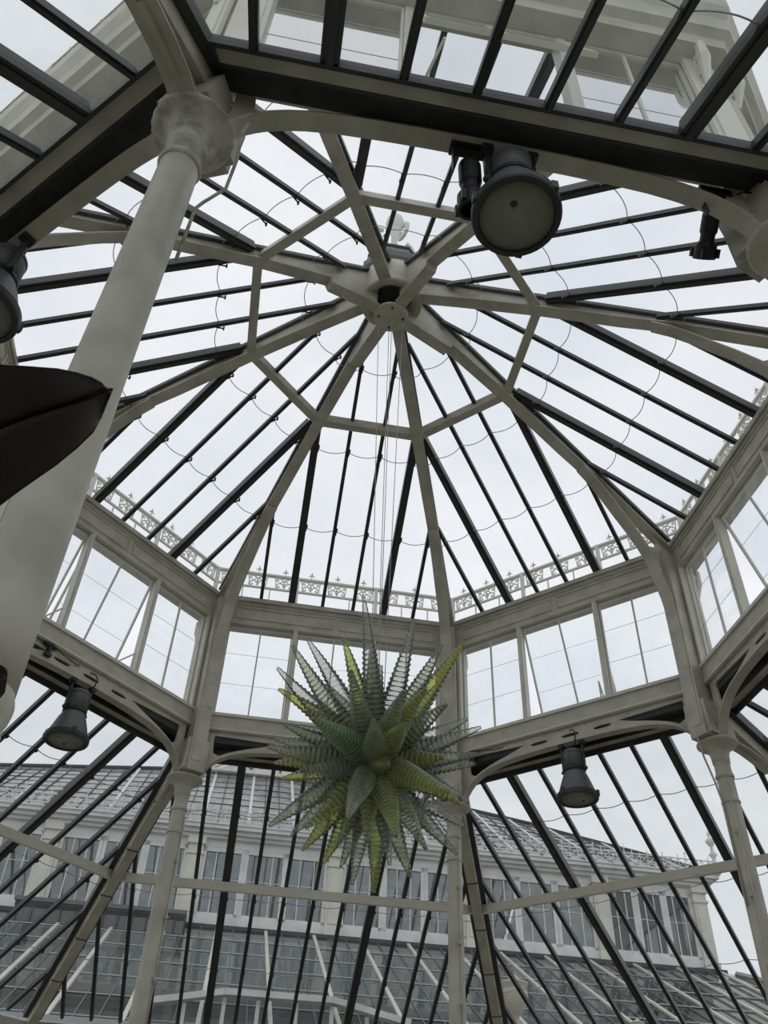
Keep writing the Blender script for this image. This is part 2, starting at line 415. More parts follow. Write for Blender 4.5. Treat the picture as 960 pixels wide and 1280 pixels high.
# ------------------------------------------------------------------ roof rafters with their curved braces
RN = ['running down behind the glass sculpture', 'running down to the post left of the sculpture', 'running left and passing behind the big near column',
      'running level to the upper left behind the big column', 'running up over the top girder above the hub', 'running to the upper right behind the big round lamp',
      'running level to the right edge', 'running down to the lower right corner post']
def make_rafter(deep):
    base = (0, 4.9, 8.05)
    t = thing('roof_rafter', 'x', 'rafter', base, 0, 'cream iron rafters radiating from the hub')
    top = lambda r: 10.93 - .553*(r-.3)
    q = MB()
    # web of the upper chord
    lo = ([(.24,10.14),(.97,10.05),(1.02,10.15)] if deep else [(.42,10.44),(1.02,10.18)]) + [(2.0,9.73),(3.0,9.22),(3.5,8.99),(4.1,8.66),(4.6,8.38),(4.95,8.18)]
    q.strip_r([((r,z+.01),(r,top(r)-.02)) for r,z in lo], -.018, .018)
    q.build('web_plate', CREAM, t, base)
    q = MB(); q.strip_r([((r,z-.008),(r+.005,z+.010)) for r,z in lo], -.085, .085)
    q.build('bottom_flange', CREAM, t, base)
    q = MB(); q.beam((0,.35,top(.35)-.02),(0,4.95,top(4.95)-.02), .15, .05); q.build('glazing_cap', DARK, t, base)
    # curved brace from the rafter to the post
    bl = [(3.35,9.02),(3.56,8.87),(3.78,8.66),(3.97,8.455),(4.18,8.24),(4.36,8.03),(4.50,7.78),(4.58,7.49),(4.645,7.25),(4.676,7.06),(4.69,6.58),(4.69,6.1)]
    q = MB()
    def off(i, dd):
        a = bl[max(i-1,0)]; b = bl[min(i+1,len(bl)-1)]; dx, dz = b[0]-a[0], b[1]-a[1]; L = sqrt(dx*dx+dz*dz)
        return (bl[i][0] - dz/L*dd, bl[i][1] + dx/L*dd)
    q.strip_r([(off(i,0), off(i,.02)) for i in range(len(bl))], -.085, .085)
    q.build('brace_flange', CREAM, t, base)
    q = MB()
    q.strip_r([(off(i,.015), off(i,.09)) for i in range(len(bl))], -.018, .018)
    # riveted gusset with the pear-shaped opening left free
    q.extr_x([(4.36,8.06),(4.50,7.80),(4.66,7.55),(4.95,7.55),(4.97,8.20),(4.62,8.38),(4.70,8.22),(4.62,8.10),(4.50,8.07)], -.017, .017)
    for y,z in ((4.55,7.9),(4.62,8.0),(4.72,8.05),(4.78,8.15),(4.84,8.0),(4.74,7.85),(4.8,7.7),(4.66,7.7),(3.42,9.0),(3.58,8.9),(4.88,7.85)):
        for sx in (-.02,.02): q.ball((sx,y,z), .015, 4)
    for r in (1.9, 2.1):
        for dz in (.06,.14):
            for sx in (-.02,.02): q.ball((sx,r,9.73-.5*(r-2)+dz), .014, 4)
    q.build('riveted_gusset', CREAM, t, base)
    q = MB(); q.extr_x([(3.35,9.03),(3.62,8.84),(3.66,8.90),(3.5,9.0)], -.017, .017); q.build('joint_plate', CREAM, t, base)
    return t
for d_, ks in ((False,(0,2,4,6)),(True,(1,3,5,7))):
    rf = make_rafter(d_); rf['label'] = 'cream iron roof rafter ' + RN[ks[0]]; place(rf, (0,4.9,8.05), VA(ks[0]))
    for k in ks[1:]: dup(rf, (0,4.9,8.05), VA(k), 'cream iron roof rafter ' + RN[k])

# ring purlins between rafters
PN = ['below the hub, first left of the rafter behind the sculpture', 'lower left of the hub', 'left of the hub, directly right of the big column', 'upper left of the hub',
      'above the hub, between hub and top girder', 'behind the big round lamp', 'right of the hub, sloping down from the level rafter', 'lower right of the hub']
def make_purlin():
    A = 2.02*cos(radians(22.5)); hw = A*T22 - .03; base = (0, A, 9.72)
    t = thing('ring_purlin', 'x', 'purlin', base, 0, 'cream purlins forming the ring around the hub')
    q = MB(); q.box(-hw, hw, A-.012, A+.012, 9.76, 9.95); q.build('web_plate', CREAM, t, base)
    q = MB(); q.box(-hw, hw, A-.06, A+.06, 9.745, 9.762); q.build('bottom_flange', CREAM, t, base)
    q = MB()
    for s in (-1,1):
        q.box(s*(hw-.05)-.05, s*(hw-.05)+.05, A-.022, A+.022, 9.745, 9.93)
        for z in (9.80,9.88): q.ball((s*(hw-.06), A-.024, z), .013, 4)
    q.build('end_cleat', CREAM, t, base)
    return t, base
pl, pb = make_purlin(); pl['label'] = 'short cream purlin ' + PN[0]; place(pl, pb, FA(0))
for k in range(1,8): dup(pl, pb, FA(k), 'short cream purlin ' + PN[k])

# hub
hb = (0,0,10.1)
hub = thing('roof_hub', 'round cream iron hub where the eight roof rafters meet, with a slotted disc underneath', 'roof hub', hb)
q = MB(); q.lathe([(.44,10.90),(.44,10.42),(.42,10.40),(.36,10.40),(.34,10.42),(.34,10.46),(.29,10.46),(.29,10.78),(.40,10.80),(.44,10.90)], n=48); q.build('crown_ring', CREAM, hub, hb)
q = MB(); q.lathe([(.29,10.74),(.29,10.78)], n=32)
for a in range(6): q.lathe([(.035,10.71),(.035,10.74)], (.17*cos(a), .17*sin(a), 0), 10)
q.build('crown_plate', LEAD, hub, hb)
q = MB(); q.lathe([(.235,10.10),(.242,10.105),(.242,10.135),(.235,10.14)], n=40); q.build('bottom_disc', CREAM, hub, hb)
q = MB()
for a in (20,110,200,290):
    a = radians(a); q.lathe([(.018,10.094),(.018,10.101)], (.17*cos(a), .17*sin(a), 0), 10)
    q.tube([(.17*cos(a)+.012,.17*sin(a),10.10),(.17*cos(a),.17*sin(a),10.085),(.17*cos(a)-.012,.17*sin(a),10.10)], .005, 5)
q.build('cable_eye', BLACK, hub, hb)
for a in range(4):
    q = MB(); t_ = radians(135+90*a); q.beam((.22*cos(t_),.22*sin(t_),10.14),(.36*cos(t_),.36*sin(t_),10.42), .07, .02)
    q.build('hub_strap', CREAM, hub, hb)
q = MB(); q.lathe([(.44,10.86),(.50,10.95),(.50,11.08),(.47,11.10),(.44,11.08),(.44,10.86)], n=8, ph=radians(90)); q.build('apex_collar', DARK, hub, hb)
q = MB(); q.lathe([(.47,11.10),(.42,11.30)], n=8, ph=radians(90)); q.f = q.f[:8]; q.build('apex_glass', GLASSL, hub, hb)
q = MB(); q.lathe([(.001,11.36),(.44,11.33),(.44,11.30),(.40,11.30),(.001,11.32)], n=8, ph=radians(90)); q.build('apex_cap', LEAD, hub, hb)
fb = (0,0,11.36)
fin = thing('roof_finial', 'pale ornamental finial with scrolls standing on the roof apex', 'finial', fb)
q = MB(); q.lathe([(.16,11.36),(.16,11.44),(.09,11.50),(.07,11.75),(.11,11.85),(.05,11.95),(.05,12.25),(.08,12.32),(.05,12.38),(.11,12.46),(.15,12.58),(.13,12.70),(.06,12.80),(.02,12.95),(.001,13.0)], n=20); q.build('spindle', WHITEP, fin, fb, True)
for a in range(4):
    q = MB(); t_ = radians(45+90*a); pts = []
    for i in range(12):
        th = i*.55; rr = .20-.012*i; pts.append(((.22+rr*.9*sin(th))*cos(t_), (.22+rr*.9*sin(th))*sin(t_), 12.1+rr*cos(th)-.1))
    q.tube(pts, [.04-.002*i for i in range(12)], 6); q.build('scroll_arm', WHITEP, fin, fb, True)

# ------------------------------------------------------------------ upper roof glazing
UN = ['behind the sculpture, low centre', 'at lower left', 'at left, crossed by the big near column', 'at upper left above the big column', 'at the top, above the hub', 'at upper right around the big round lamp',
      'at the right edge', 'at lower right']
zu = lambda d: 8.335 + .597*(4.48-d)
def arc_line(mb, x0, x1, d, zf, sag, r=.006):
    pts = []
    for i in range(9):
        t = i/8; x = x0 + (x1-x0)*t; dd = d + sag*4*t*(1-t)
        pts.append((x, dd, zf(dd)))
    return pts
def make_upper():
    base = (0, 4.62, zu(4.62))
    t = thing('roof_glazing_panel', 'x', 'glazed roof panel', base, 0, 'sloping glazed panels of the upper roof')
    xs = [-1.263,-.765,-.253,.253,.765,1.263]
    for x in xs:
        th = abs(abs(x)-.765) < .01
        de = (abs(x)+.06)/T22 if abs(x) > .3 else .78
        q = MB(); w, h = (.115,.11) if th else (.055,.06)
        q.beam((x,4.66,zu(4.66)),(x,de,zu(de)), w, h)
        q.beam((x,4.66,zu(4.66)),(x,de,zu(de)), w*.4, .02, dz=-.018)
        for d in (3.48,2.35,1.22):
            if d > de+.1:
                s = 1
                q.box(x+s*w*.5-.005, x+s*w*.5+.010, d-.10, d-.0, zu(d+.0)+.005, zu(d)+.02)
                q.box(x+s*w*.5-.002, x+s*w*.5+.018, d-.115, d-.095, zu(d)-.01, zu(d)+.055)
        q.build('glazing_bar', DARK, t, base)
    q = MB(); zg = lambda d: zu(d)+.058
    q.add([(-4.86*T22,4.86,zg(4.86)),(4.86*T22,4.86,zg(4.86)),(.5*T22,.5,zg(.5)),(-.5*T22,.5,zg(.5))],[(0,1,2,3)])
    q.build('glass_sheet', GLASS, t, base)
    allx = [-9]+xs+[9]
    for d in (3.48,2.35,1.22):
        q = MB(); pts = []
        for a,b in zip(allx,allx[1:]):
            a = max(a,-d*T22+.02); b = min(b,d*T22-.02)
            if b-a > .1: pts += arc_line(q, a, b, d-.04, lambda y: zu(y)+.05, .055)[1 if pts else 0:]
        q.tube(pts, .006, 5); q.build('pane_lap', LAP, t, base)
    return t, base
ug, ub = make_upper(); ug['label'] = 'sloping glass roof panel with dark bars ' + UN[0]; place(ug, ub, FA(0))
for k in range(1,8): dup(ug, ub, FA(k), 'sloping glass roof panel with dark bars ' + UN[k])

# ------------------------------------------------------------------ cresting along the eaves
CN = ['behind the sculpture top', 'at the far left', 'hidden behind the big near column', 'at the left edge above the leaf', 'above the top of the photo', 'beyond the upper right', 'at the right edge', 'right of the sculpture top']
def make_cresting():
    y = 4.985; base = (0, y, 8.54)
    t = thing('roof_cresting', 'x', 'cresting', base, 0, 'lacy cast iron cresting along the eaves')
    L = y*T22
    q = MB(); q.box(-L,L,y-.018,y+.018,8.80,8.83); q.box(-L,L,y-.022,y+.022,9.08,9.115); q.box(-L,L,y-.012,y+.012,9.055,9.065); q.build('rail', CREAMB, t, base)
    n = 9; w = 2*L/n
    q = MB()
    for i in range(n+1):
        x = -L+i*w
        if i in (0,3,6,9): q.box(x-.028,x+.028,y-.025,y+.025,8.52,9.12)
        else: q.box(x-.01,x+.01,y-.01,y+.01,8.52,8.80)
    q.build('cresting_post', CREAMB, t, base)
    proto = None
    for i in range(n):
        x = -L+(i+.5)*w
        if proto is None:
            m_ = MB(); 
            m_.tube([(0,0,8.83),(0,0,9.0)], .012, 5)
            for s in (-1,1):
                m_.tube([(s*a,0,z) for a,z in ((.0,8.86),(.03,8.93),(.075,8.96),(.12,8.93),(.135,8.88),(.11,8.85),(.085,8.87),(.09,8.90))], .013, 5)
                m_.tube([(s*a,0,z) for a,z in ((.0,9.0),(.05,9.04),(.10,9.055),(.14,9.02),(.13,8.985),(.105,8.99),(.105,9.015))], .012, 5)
                m_.tube([(s*a,0,z) for a,z in ((.14,8.83),(.15,8.95),(.165,9.06))], .010, 5)
                m_.tube([(s*a,0,z) for a,z in ((.02,9.0),(.055,8.985),(.06,8.945))], .010, 5)
            m_.ball((0,0,8.95), .022, 4)
            mesh = m_.build('scrollwork', CREAMB, t, (0,0,8.54)); mesh.location = (x,0,0); proto = mesh
        else:
            c_ = proto.copy(); C.objects.link(c_); c_.parent = t; c_.location = (x,0,0)
    pf = None
    for i in range(n):
        x = -L+(i+.5)*w
        if pf is None:
            m_ = MB(); m_.tube([(0,0,9.11),(0,0,9.19),(0,0,9.215),(0,0,9.24),(0,0,9.28)], [.008,.008,.022,.012,.002], 6)
            for s in (-1,1): m_.tube([(0,0,9.17),(s*.025,0,9.20),(s*.045,0,9.19),(s*.04,0,9.175)], .008, 5)
            pf = m_.build('finial_tip', CREAMB, t, (0,0,8.54)); pf.location = (x,0,0)
        else:
            c_ = pf.copy(); C.objects.link(c_); c_.parent = t; c_.location = (x,0,0)
    return t, base
cr, cb = make_cresting(); cr['label'] = 'pale lacy iron cresting on the roof edge ' + CN[0]; place(cr, cb, FA(0))
for k in range(1,8): dup(cr, cb, FA(k), 'pale lacy iron cresting on the roof edge ' + CN[k])

# ------------------------------------------------------------------ lower roof ring: hips, purlins, glazing, wall plate
zl = lambda d: 5.66 - .55*(d-4.85)
DO = 9.6
HN = ['right of the sculpture foot, going straight down', 'running to the bottom left corner', 'behind the big near column', 'beyond the left edge',
      'rising above the big near capital to the top edge', 'beyond the upper right corner', 'beyond the right edge', 'behind the right-hand slim column']
def make_hip():
    base = (0, 5.15, 5.3)
    t = thing('hip_rafter', 'x', 'rafter', base, 0, 'deep hip rafters of the lower roof')
    zh = lambda r: zl(r*cos(radians(22.5)))
    q = MB(); q.barc((0,5.10,zh(5.1)-.11),(0,10.35,zh(10.35)-.11), .15, .22); q.build('cream_soffit', CREAM, t, base)
    q = MB()
    for s in (-1,1): q.beam((s*.112,5.12,zh(5.12)-.06),(s*.112,10.35,zh(10.35)-.06), .075, .12)
    q.build('side_rebate', DARK, t, base)
    for i in range(5):
        r = 5.9+i*.85; q = MB(); q.barc((0,r,zh(r)-.225),(0,r+.02,zh(r+.02)-.225), .18, .02); q.build('joint_strap', LEAD, t, base)
    q = MB(); q.beam((0,5.1,zh(5.1)+.05),(0,10.35,zh(10.35)+.05), .16,.03); q.build('glazing_cap', DARK, t, base)
    # bracket that ties the hip to the column head
    q = MB(); q.strip_r([((5.08,5.18),(5.08,5.55)),((5.25,5.22),(5.25,5.5)),((5.5,5.16),(5.5,5.36)),((5.75,5.06),(5.75,5.2))], -.02,.02)
    q.build('foot_bracket', CREAM, t, base)
    q = MB(); fl = [(5.12,5.185),(5.3,5.225),(5.5,5.20),(5.7,5.14),(5.95,5.04)]
    q.strip_r([((y,z-.012),(y,z+.008)) for y,z in fl], -.085,.085); q.build('bracket_flange', CREAM, t, base)
    return t, base
hp, hbb = make_hip(); hp['label'] = 'deep cream and black hip rafter ' + HN[0]; place(hp, hbb, VA(0))
for k in range(1,8): dup(hp, hbb, VA(k), 'deep cream and black hip rafter ' + HN[k])
QN = ['crossing below the sculpture', 'crossing the bars at lower left', 'hidden behind the big near column', 'beyond the left edge', 'overhead behind the viewer', 'beyond the upper right', 'beyond the right-hand column at the right edge', 'crossing the bars at lower right']
def make_lp():
    A = 6.83; hw = A*T22-.09; base = (0,A,4.42)
    t = thing('lower_purlin', 'x', 'purlin', base, 0, 'horizontal cream purlins of the lower roof')
    q = MB(); q.box(-hw,hw,A-.02,A+.045,4.40,4.53); q.build('beam', WHITEC, t, base)
    q = MB()
    for s in (-1,1):
        q.box(s*(hw-.03)-.05, s*(hw-.03)+.05, A-.03,A-.02,4.41,4.52)
        for dx in (.0,.05): q.ball((s*(hw-dx-.02), A-.032, 4.465), .012, 4)
    q.build('end_cleat', CREAM, t, base)
    return t, base
lp, lb = make_lp(); lp['label'] = 'long cream purlin of the lower roof ' + QN[0]; place(lp, lb, FA(0))
for k in range(1,8): dup(lp, lb, FA(k), 'long cream purlin of the lower roof ' + QN[k])
LN = ['below and behind the sculpture', 'at lower left beside the left lamp', 'behind the big near column', 'overhead at the upper left corner', 'overhead along the top edge', 'beyond the upper right corner', 'at the lower right edge', 'at lower right around the right lamp']
def make_lower():
    base = (0, 4.9, zl(4.9))
    t = thing('lower_glazing_panel', 'x', 'glazed roof panel', base, 0, 'sloping glazed panels of the lower roof')
    P = .467; xs = sorted([s*(i+.5)*P for i in range(8) for s in (-1,1)])
    for x in xs:
        i = round(abs(x)/P-.5); th = i == 2
        ds = 4.97 if abs(x) < 1.98 else (abs(x)+.03)/T22
        if ds > 9.3: continue
        q = MB(); w, h = (.12,.11) if th else (.058,.065)
        q.beam((x,ds,zl(ds)),(x,DO,zl(DO)), w, h)
        q.beam((x,ds,zl(ds)),(x,DO,zl(DO)), w*.4, .02, dz=-.018)
        for d in (5.8,7.2,8.5):
            if d > ds+.1: q.box(x+w*.5-.005, x+w*.5+.012, d-.06, d, zl(d)+.0, zl(d)+.03)
        q.build('glazing_bar', DARK, t, base)
    zg = lambda d: zl(d)+.06
    q = MB(); q.add([(-4.86*T22,4.86,zg(4.86)),(4.86*T22,4.86,zg(4.86)),(9.75*T22,9.75,zg(9.75)),(-9.75*T22,9.75,zg(9.75))],[(0,3,2,1)])
    q.build('glass_sheet', GLASSL, t, base)
    allx = [-9]+xs+[9]
    for d in (5.8,7.2,8.5):
        q = MB(); pts = []
        for a,b in zip(allx,allx[1:]):
            a = max(a,-d*T22+.05); b = min(b,d*T22-.05)
            if b-a > .1: pts += arc_line(q, a, b, d-.03, lambda y: zl(y)+.045, .045)[1 if pts else 0:]
        q.tube(pts, .006, 5); q.build('pane_lap', LAP, t, base)
    return t, base
lg, lgb = make_lower(); lg['label'] = 'sloping lower roof panel of dark bars and glass ' + LN[0]; place(lg, lgb, FA(0))
for k in range(1,8): dup(lg, lgb, FA(k), 'sloping lower roof panel of dark bars and glass ' + LN[k])
# outer low wall under the lower roof
SN2 = ['outer_'+s for s in SN]
for k in range(8):
    q = MB(); q.mbox(9.55,9.67,2.70,2.95); q.mbox(9.50,9.73,-1.62,-.6)
    w = struct('wall_'+SN2[k], q, CREAM, (0,0,0), FA(k))
    q = MB()
    for i in range(9): x = -3.92+i*.98; q.box(x-.04,x+.04,9.57,9.65,-.6,2.70)
    q.build('window_post', CREAMB, w)
    q = MB(); q.add([(-3.95,9.61,-.6),(3.95,9.61,-.6),(3.95,9.61,2.7),(-3.95,9.61,2.7)],[(0,1,2,3)]); q.build('pane', GLASSL, w)

# ------------------------------------------------------------------ hanging lamps
def make_lamp():
    b = (0,4.62,5.60)
    t = thing('pendant_lamp', 'x', 'lamp', b, 0, 'grey bell-shaped lamps hung from the girders')
    def L(prof, **k): return [(r, 5.60+z) for r,z in prof]
    q = MB(); q.lathe(L([(.135,-.36),(.135,-.10),(.125,-.08),(.10,-.07)]), (0,4.62,0), 32)
    q.lathe(L([(.14,-.13),(.142,-.12),(.14,-.11)]), (0,4.62,0), 32); q.box(-.004,.004,4.478,4.49,5.25,5.5); q.build('housing', IRON, t, b, True)
    q = MB(); q.lathe(L([(.138,-.385),(.15,-.375),(.15,-.355),(.138,-.345)]), (0,4.62,0), 32); q.build('clamp_band', BLACK, t, b, True)
    q = MB(); q.lathe(L([(.255,-.70),(.235,-.64),(.18,-.48),(.145,-.40),(.135,-.38),(.128,-.385),(.17,-.48),(.225,-.64),(.245,-.70),(.255,-.70)]), (0,4.62,0), 40); q.build('reflector', IRON, t, b, True)
    q = MB(); q.lathe(L([(.235,-.765),(.268,-.765),(.275,-.75),(.275,-.70),(.262,-.69),(.235,-.70),(.235,-.765)]), (0,4.62,0), 40)
    for a in (10,130,250): 
        a = radians(a); q.box(.27*cos(a)-.02,.27*cos(a)+.02,4.62+.27*sin(a)-.02,4.62+.27*sin(a)+.02,4.85,4.93)
    q.build('rim', IRONB, t, b, False)
    q = MB(); q.lathe(L([(.237,-.755),(.001,-.75)]), (0,4.62,0), 40); q.lathe(L([(.001,-.735),(.235,-.735)]), (0,4.62,0), 40); q.build('lens', LENS, t, b, True)
    q = MB(); q.lathe(L([(.001,-.757),(.022,-.757),(.026,-.75)]), (.04,4.70,0), 14); q.build('lens_boss', IRONB, t, b, True)
    for s in (-1,1):
        q = MB(); q.box(s*.155-.012,s*.155+.012,4.60,4.64,5.22,5.62); q.ball((s*.165,4.62,5.25), .028, 6); q.box(s*.155-.035,s*.155+.035,4.57,4.67,5.60,5.645); q.build('yoke_arm', IRONB, t, b)
    q = MB(); q.tube([(.04,4.60,5.53),(.10,4.52,5.60),(.12,4.50,5.72),(.08,4.52,5.79),(.02,4.56,5.80)], .009, 6); q.build('power_cable', BLACK, t, b, True)
    return t, b
LB = (0,4.62,5.60)
lm, _ = make_lamp(); lm['label'] = 'grey bell-shaped lamp hanging right of the glass sculpture'; place(lm, LB, FA(7))
def lamp_at(k, x, label):
    c = dup(lm, (x,4.62,5.60), FA(k), label); return c
lamp_at(1, -.08, 'grey bell-shaped lamp hanging at left, beyond the big near column')
lamp_at(4, -.08, 'largest round grey lamp seen from below, hanging under the top girder')
lamp_at(3, .05, 'big grey lamp cut by the left edge, above the maroon leaf')
lm.location = Matrix.Rotation(FA(7),3,'Z') @ Vector((.0,4.62,5.60)) + Vector((0,0,Z0))

# small lights and boxes strapped to the girders
def spot(name, label, x, z, k, s=1.0, tilt=(.35,.1), y=4.60):
    b = (x,y,z); t = thing(name, label, 'spotlight', b, FA(k))
    q = MB(); q.lathe([(.055*s,0),(.06*s,-.02*s),(.06*s,-.13*s),(.05*s,-.15*s),(.05*s,-.19*s),(.075*s,-.22*s),(.078*s,-.31*s),(.06*s,-.31*s),(.058*s,-.24*s)], (0,0,-.06*s), 16)
    h = q.build('lamp_body', BLACK, t); h.rotation_euler = (tilt[0], tilt[1], 0)
    q = MB()
    for a in range(4): a_ = radians(45+90*a); q.box(.085*s*cos(a_)-.012*s,.085*s*cos(a_)+.012*s,.085*s*sin(a_)-.012*s,.085*s*sin(a_)+.012*s,-.36*s,-.30*s)
    h2 = q.build('barn_door_tab', BLACK, h)
    q = MB(); 
    for sg in (-1,1): q.box(sg*.085*s-.006,sg*.085*s+.006,-.02,.02,-.18*s,.04*s)
    q.box(-.09*s,.09*s,-.02,.02,.03*s,.05*s); q.box(-.13*s,.10*s,-.05,.05,.05*s,.12*s); q.build('yoke', BLACK, t)
    q = MB(); q.tube([(-.10*s,0,.08*s),(-.17*s,.03,.10*s),(-.22*s,.05,.13*s),(-.3*s,.06,.12*s)], .007, 5); q.build('power_cable', BLACK, t)
    return t
spot('spotlight', 'small black spotlight clamped under the top girder at the right', -1.52, 5.56, 4, 1.0, (-1.1,.3))
spot('floodlight', 'dark round floodlight partly hidden behind the big round lamp', .19, 5.56, 4, 1.25, (-.3,.10), 4.60)
def junction(label, k, x, y, z, w, mat_):
    b = (x,y,z); t = thing('cable_connector', label, 'cable connector', b, FA(k))
    q = MB(); q.lathe([(.022,-w/2),(.03,-w/2+.02),(.034,-w*.1),(.034,w*.1),(.026,w/2-.03),(.014,w/2)], (0,0,0), 10)
    o_ = q.build('connector_body', mat_, t, (0,0,0), False, Matrix.Rotation(pi/2,4,'Y'))
    q = MB(); q.box(-.02,.02,-.02,.02,-.12,-.02); q.box(-.05,.05,-.02,.02,-.15,-.11); q.box(-.03,.03,-.01,.03,-.02,.03); q.build('clamp', BLACK, t)
    q = MB(); q.tube([(w/2,0,0),(w/2+.1,0,-.02),(w/2+.3,0,-.05),(w/2+.4,.02,-.03)], .007, 5); q.tube([(-w/2,0,0),(-w/2-.1,0,.0),(-w/2-.3,0,-.03),(-w/2-.6,.0,-.02)], .007, 5); q.build('power_cable', BLACK, t)
junction('navy cable connector on the girder just right of the left slim column head', 0, 1.46, 4.53, 5.90, .30, BLUEB)
junction('black cable box behind the sculpture spikes at the middle column head', 7, -1.52, 4.53, 5.85, .22, BLACK)
junction('black cable box at the right-hand column head by the right edge', 6, 1.60, 4.53, 5.88, .26, BLACK)
junction('black cable box on the girder above the left lamp by the big column', 1, -.72, 4.57, 5.86, .2, BLACK)
# conduits on columns
q = MB(); q.tube([(.335,-4.93,5.40),(.31,-4.966,5.074),(.304,-4.931,4.808),(.253,-4.88,4.588),(.13,-4.873,4.49),(.095,-4.873,4.44),(.10,-4.89,3.9)], .010, 8)
c_ = q.build('conduit', CREAMW, None, (.10,-4.89,3.9), True); place(c_, (.10,-4.89,3.9)); tag(c_, 'thin bent conduit beside the capital of the big near column', 'conduit')
q = MB(); q.tube([(3.27,3.25,5.2),(3.293,3.291,5.087),(3.331,3.40,4.907),(3.40,3.46,4.611),(3.43,3.47,4.391),(3.44,3.47,3.2)], .012, 8)
c_ = q.build('conduit', CREAM, None, (3.44,3.47,3.2), True); place(c_, (3.44,3.47,3.2)); tag(c_, 'thin drooping conduit down the right-hand slim column', 'conduit')

# ------------------------------------------------------------------ glass sculpture
SC = Vector((.05, 0, 3.45))
sb = tuple(SC)
scu = thing('glass_sculpture', 'spiky starburst sculpture of ribbed green and clear blown glass horns hanging from cables', 'sculpture', sb)
TIPS = [(0.079,-0.995,1.108),(0.489,-0.761,0.965),(0.73,-0.668,0.749),(0.88,-0.382,0.93),(0.658,-0.102,0.744),(0.63,-0.91,0.173),(0.735,-0.474,0.268),(0.824,0.134,0.442),(0.963,-0.009,0.275),(0.926,0.031,0.04),(0.842,0.419,0.135),(0.754,-0.602,-0.569),(0.693,0.716,-0.32),(0.623,0.685,-0.577),(0.532,-0.362,-0.916),(0.233,0.554,-0.812),(-0.116,0.63,-0.9),(-0.402,0.959,-0.705),(-0.468,0.771,-0.609),(-0.584,0.597,-0.632),(-0.759,0.482,-0.554),(-0.762,0.144,-0.548),(-0.882,-0.116,-0.567),(-0.91,0.127,-0.028),(-0.928,-0.036,0.055),(-0.832,-0.514,-0.029),(-0.903,-0.178,0.217),(-0.751,-0.405,0.235),(-0.257,-1.084,-0.117),(-0.796,-0.518,0.528),(-0.785,-0.647,0.671),(-0.573,-0.895,0.729),(-0.541,-0.614,0.974),(-0.169,-0.688,0.885),(0.034,-1.077,0.306),(0.076,-0.543,0.885),(0.159,-0.561,0.656),(-0.004,-0.769,-0.814),(0.4,-0.921,-0.497),(0.478,-0.998,-0.175),(0.245,-1.08,-0.167),(0.466,-1.013,0.106),(0.339,-0.583,-0.894)]
COLS = ['clear','clear','smoke','yellow','clear','green','smoke','clear','clear','clear','smoke','lime','clear','smoke','smoke','smoke','lime','clear','smoke','lime','lime','smoke','smoke','yellow','yellow','smoke','clear','smoke','green','yellow','clear','smoke','clear','lime','smoke','smoke','smoke','smoke','smoke','lime','smoke','green','lime']
def spike(tip, colr, r0, bend, seed):
    rnd = random.Random(seed)
    tip = Vector(tip); L = tip.length; d = tip.normalized()
    a = d.orthogonal().normalized(); b = d.cross(a)
    bd = (a*cos(bend[1]) + b*sin(bend[1])) * bend[0]
    ribs = max(12, int(L*21)); n = 16; m = ribs*5
    vs = []; fs = []; rv = []
    for i in range(m+1):
        t = i/m; s = .05 + .95*t
        c = d*L*s + bd*(4*t*(1-t))*L*.35
        if t < .22: env = .55 + .38*sin(t/.22*pi/2)
        else: env = (1-.93*((t-.22)/.78)**1.22)
        env = max(env, .0); rr = r0*env + .007
        for k in range(n):
            th = 2*pi*k/n
            ph = (i/5.0 + k/n) % 1.0        # spiral rib wound round the horn
            rib = .13*(1-abs(2*ph-1)*2)
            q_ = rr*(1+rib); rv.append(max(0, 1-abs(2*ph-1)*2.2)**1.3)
            vs.append(c + (a*cos(th)+b*sin(th))*q_)
    for i in range(m):
        for k in range(n):
            l = (k+1)%n; fs.append((i*n+k,i*n+l,(i+1)*n+l,(i+1)*n+k))
    fs += [tuple(range(n-1,-1,-1)), tuple(m*n+k for k in range(n))]
    mb = MB(); mb.add(vs, fs); mb.rib = rv; return mb
COLS[5] = 'lime'; COLS[41] = 'smoke'; COLS[38] = 'yellow'; COLS[34] = 'smoke'; TIPS[38] = (.26,-.60,-.32)
dirs = [Vector(t).normalized() for t in TIPS]
allsp = [(TIPS[i], COLS[i]) for i in range(len(TIPS))]
view = Vector((-.1827,.725,.6641))
N = 240; ga = pi*(3-sqrt(5)); extra = 0
for i in range(N):
    z = 1-2*(i+.5)/N; r = sqrt(1-z*z); v = Vector((r*cos(ga*i), r*sin(ga*i), z))
    mind = max(v.dot(u) for u in dirs)
    if mind < cos(radians(22)) and len(allsp) < 80:
        front = v.dot(view)
        L = (.80 if front < -.2 else .9) * (1 + .12*sin(i*2.3)); 
        if v.dot(Vector((0,-.1,1))) > .9: continue
        allsp.append((tuple(v*L), ['smoke','lime','clear','smoke','yellow','smoke'][i % 6])); dirs.append(v)
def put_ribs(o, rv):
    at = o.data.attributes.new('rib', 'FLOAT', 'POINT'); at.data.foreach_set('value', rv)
GLAB = {'clear':'clear ribbed glass horn','smoke':'smoky grey-green ribbed glass horn','lime':'lime green ribbed glass horn','yellow':'yellow-green ribbed glass horn','green':'emerald green ribbed glass horn'}
for i,(tp,cl) in enumerate(allsp):
    rnd = random.Random(100+i)
    r0 = .102 + .016*rnd.random()
    if i == 0: r0 = .10
    s = spike(tp, cl, r0, (rnd.uniform(.02,.11), rnd.uniform(0,6.28)), i)
    o = s.build('glass_horn', SP[cl], scu, smooth=True); o['label'] = GLAB[cl]; put_ribs(o, s.rib)
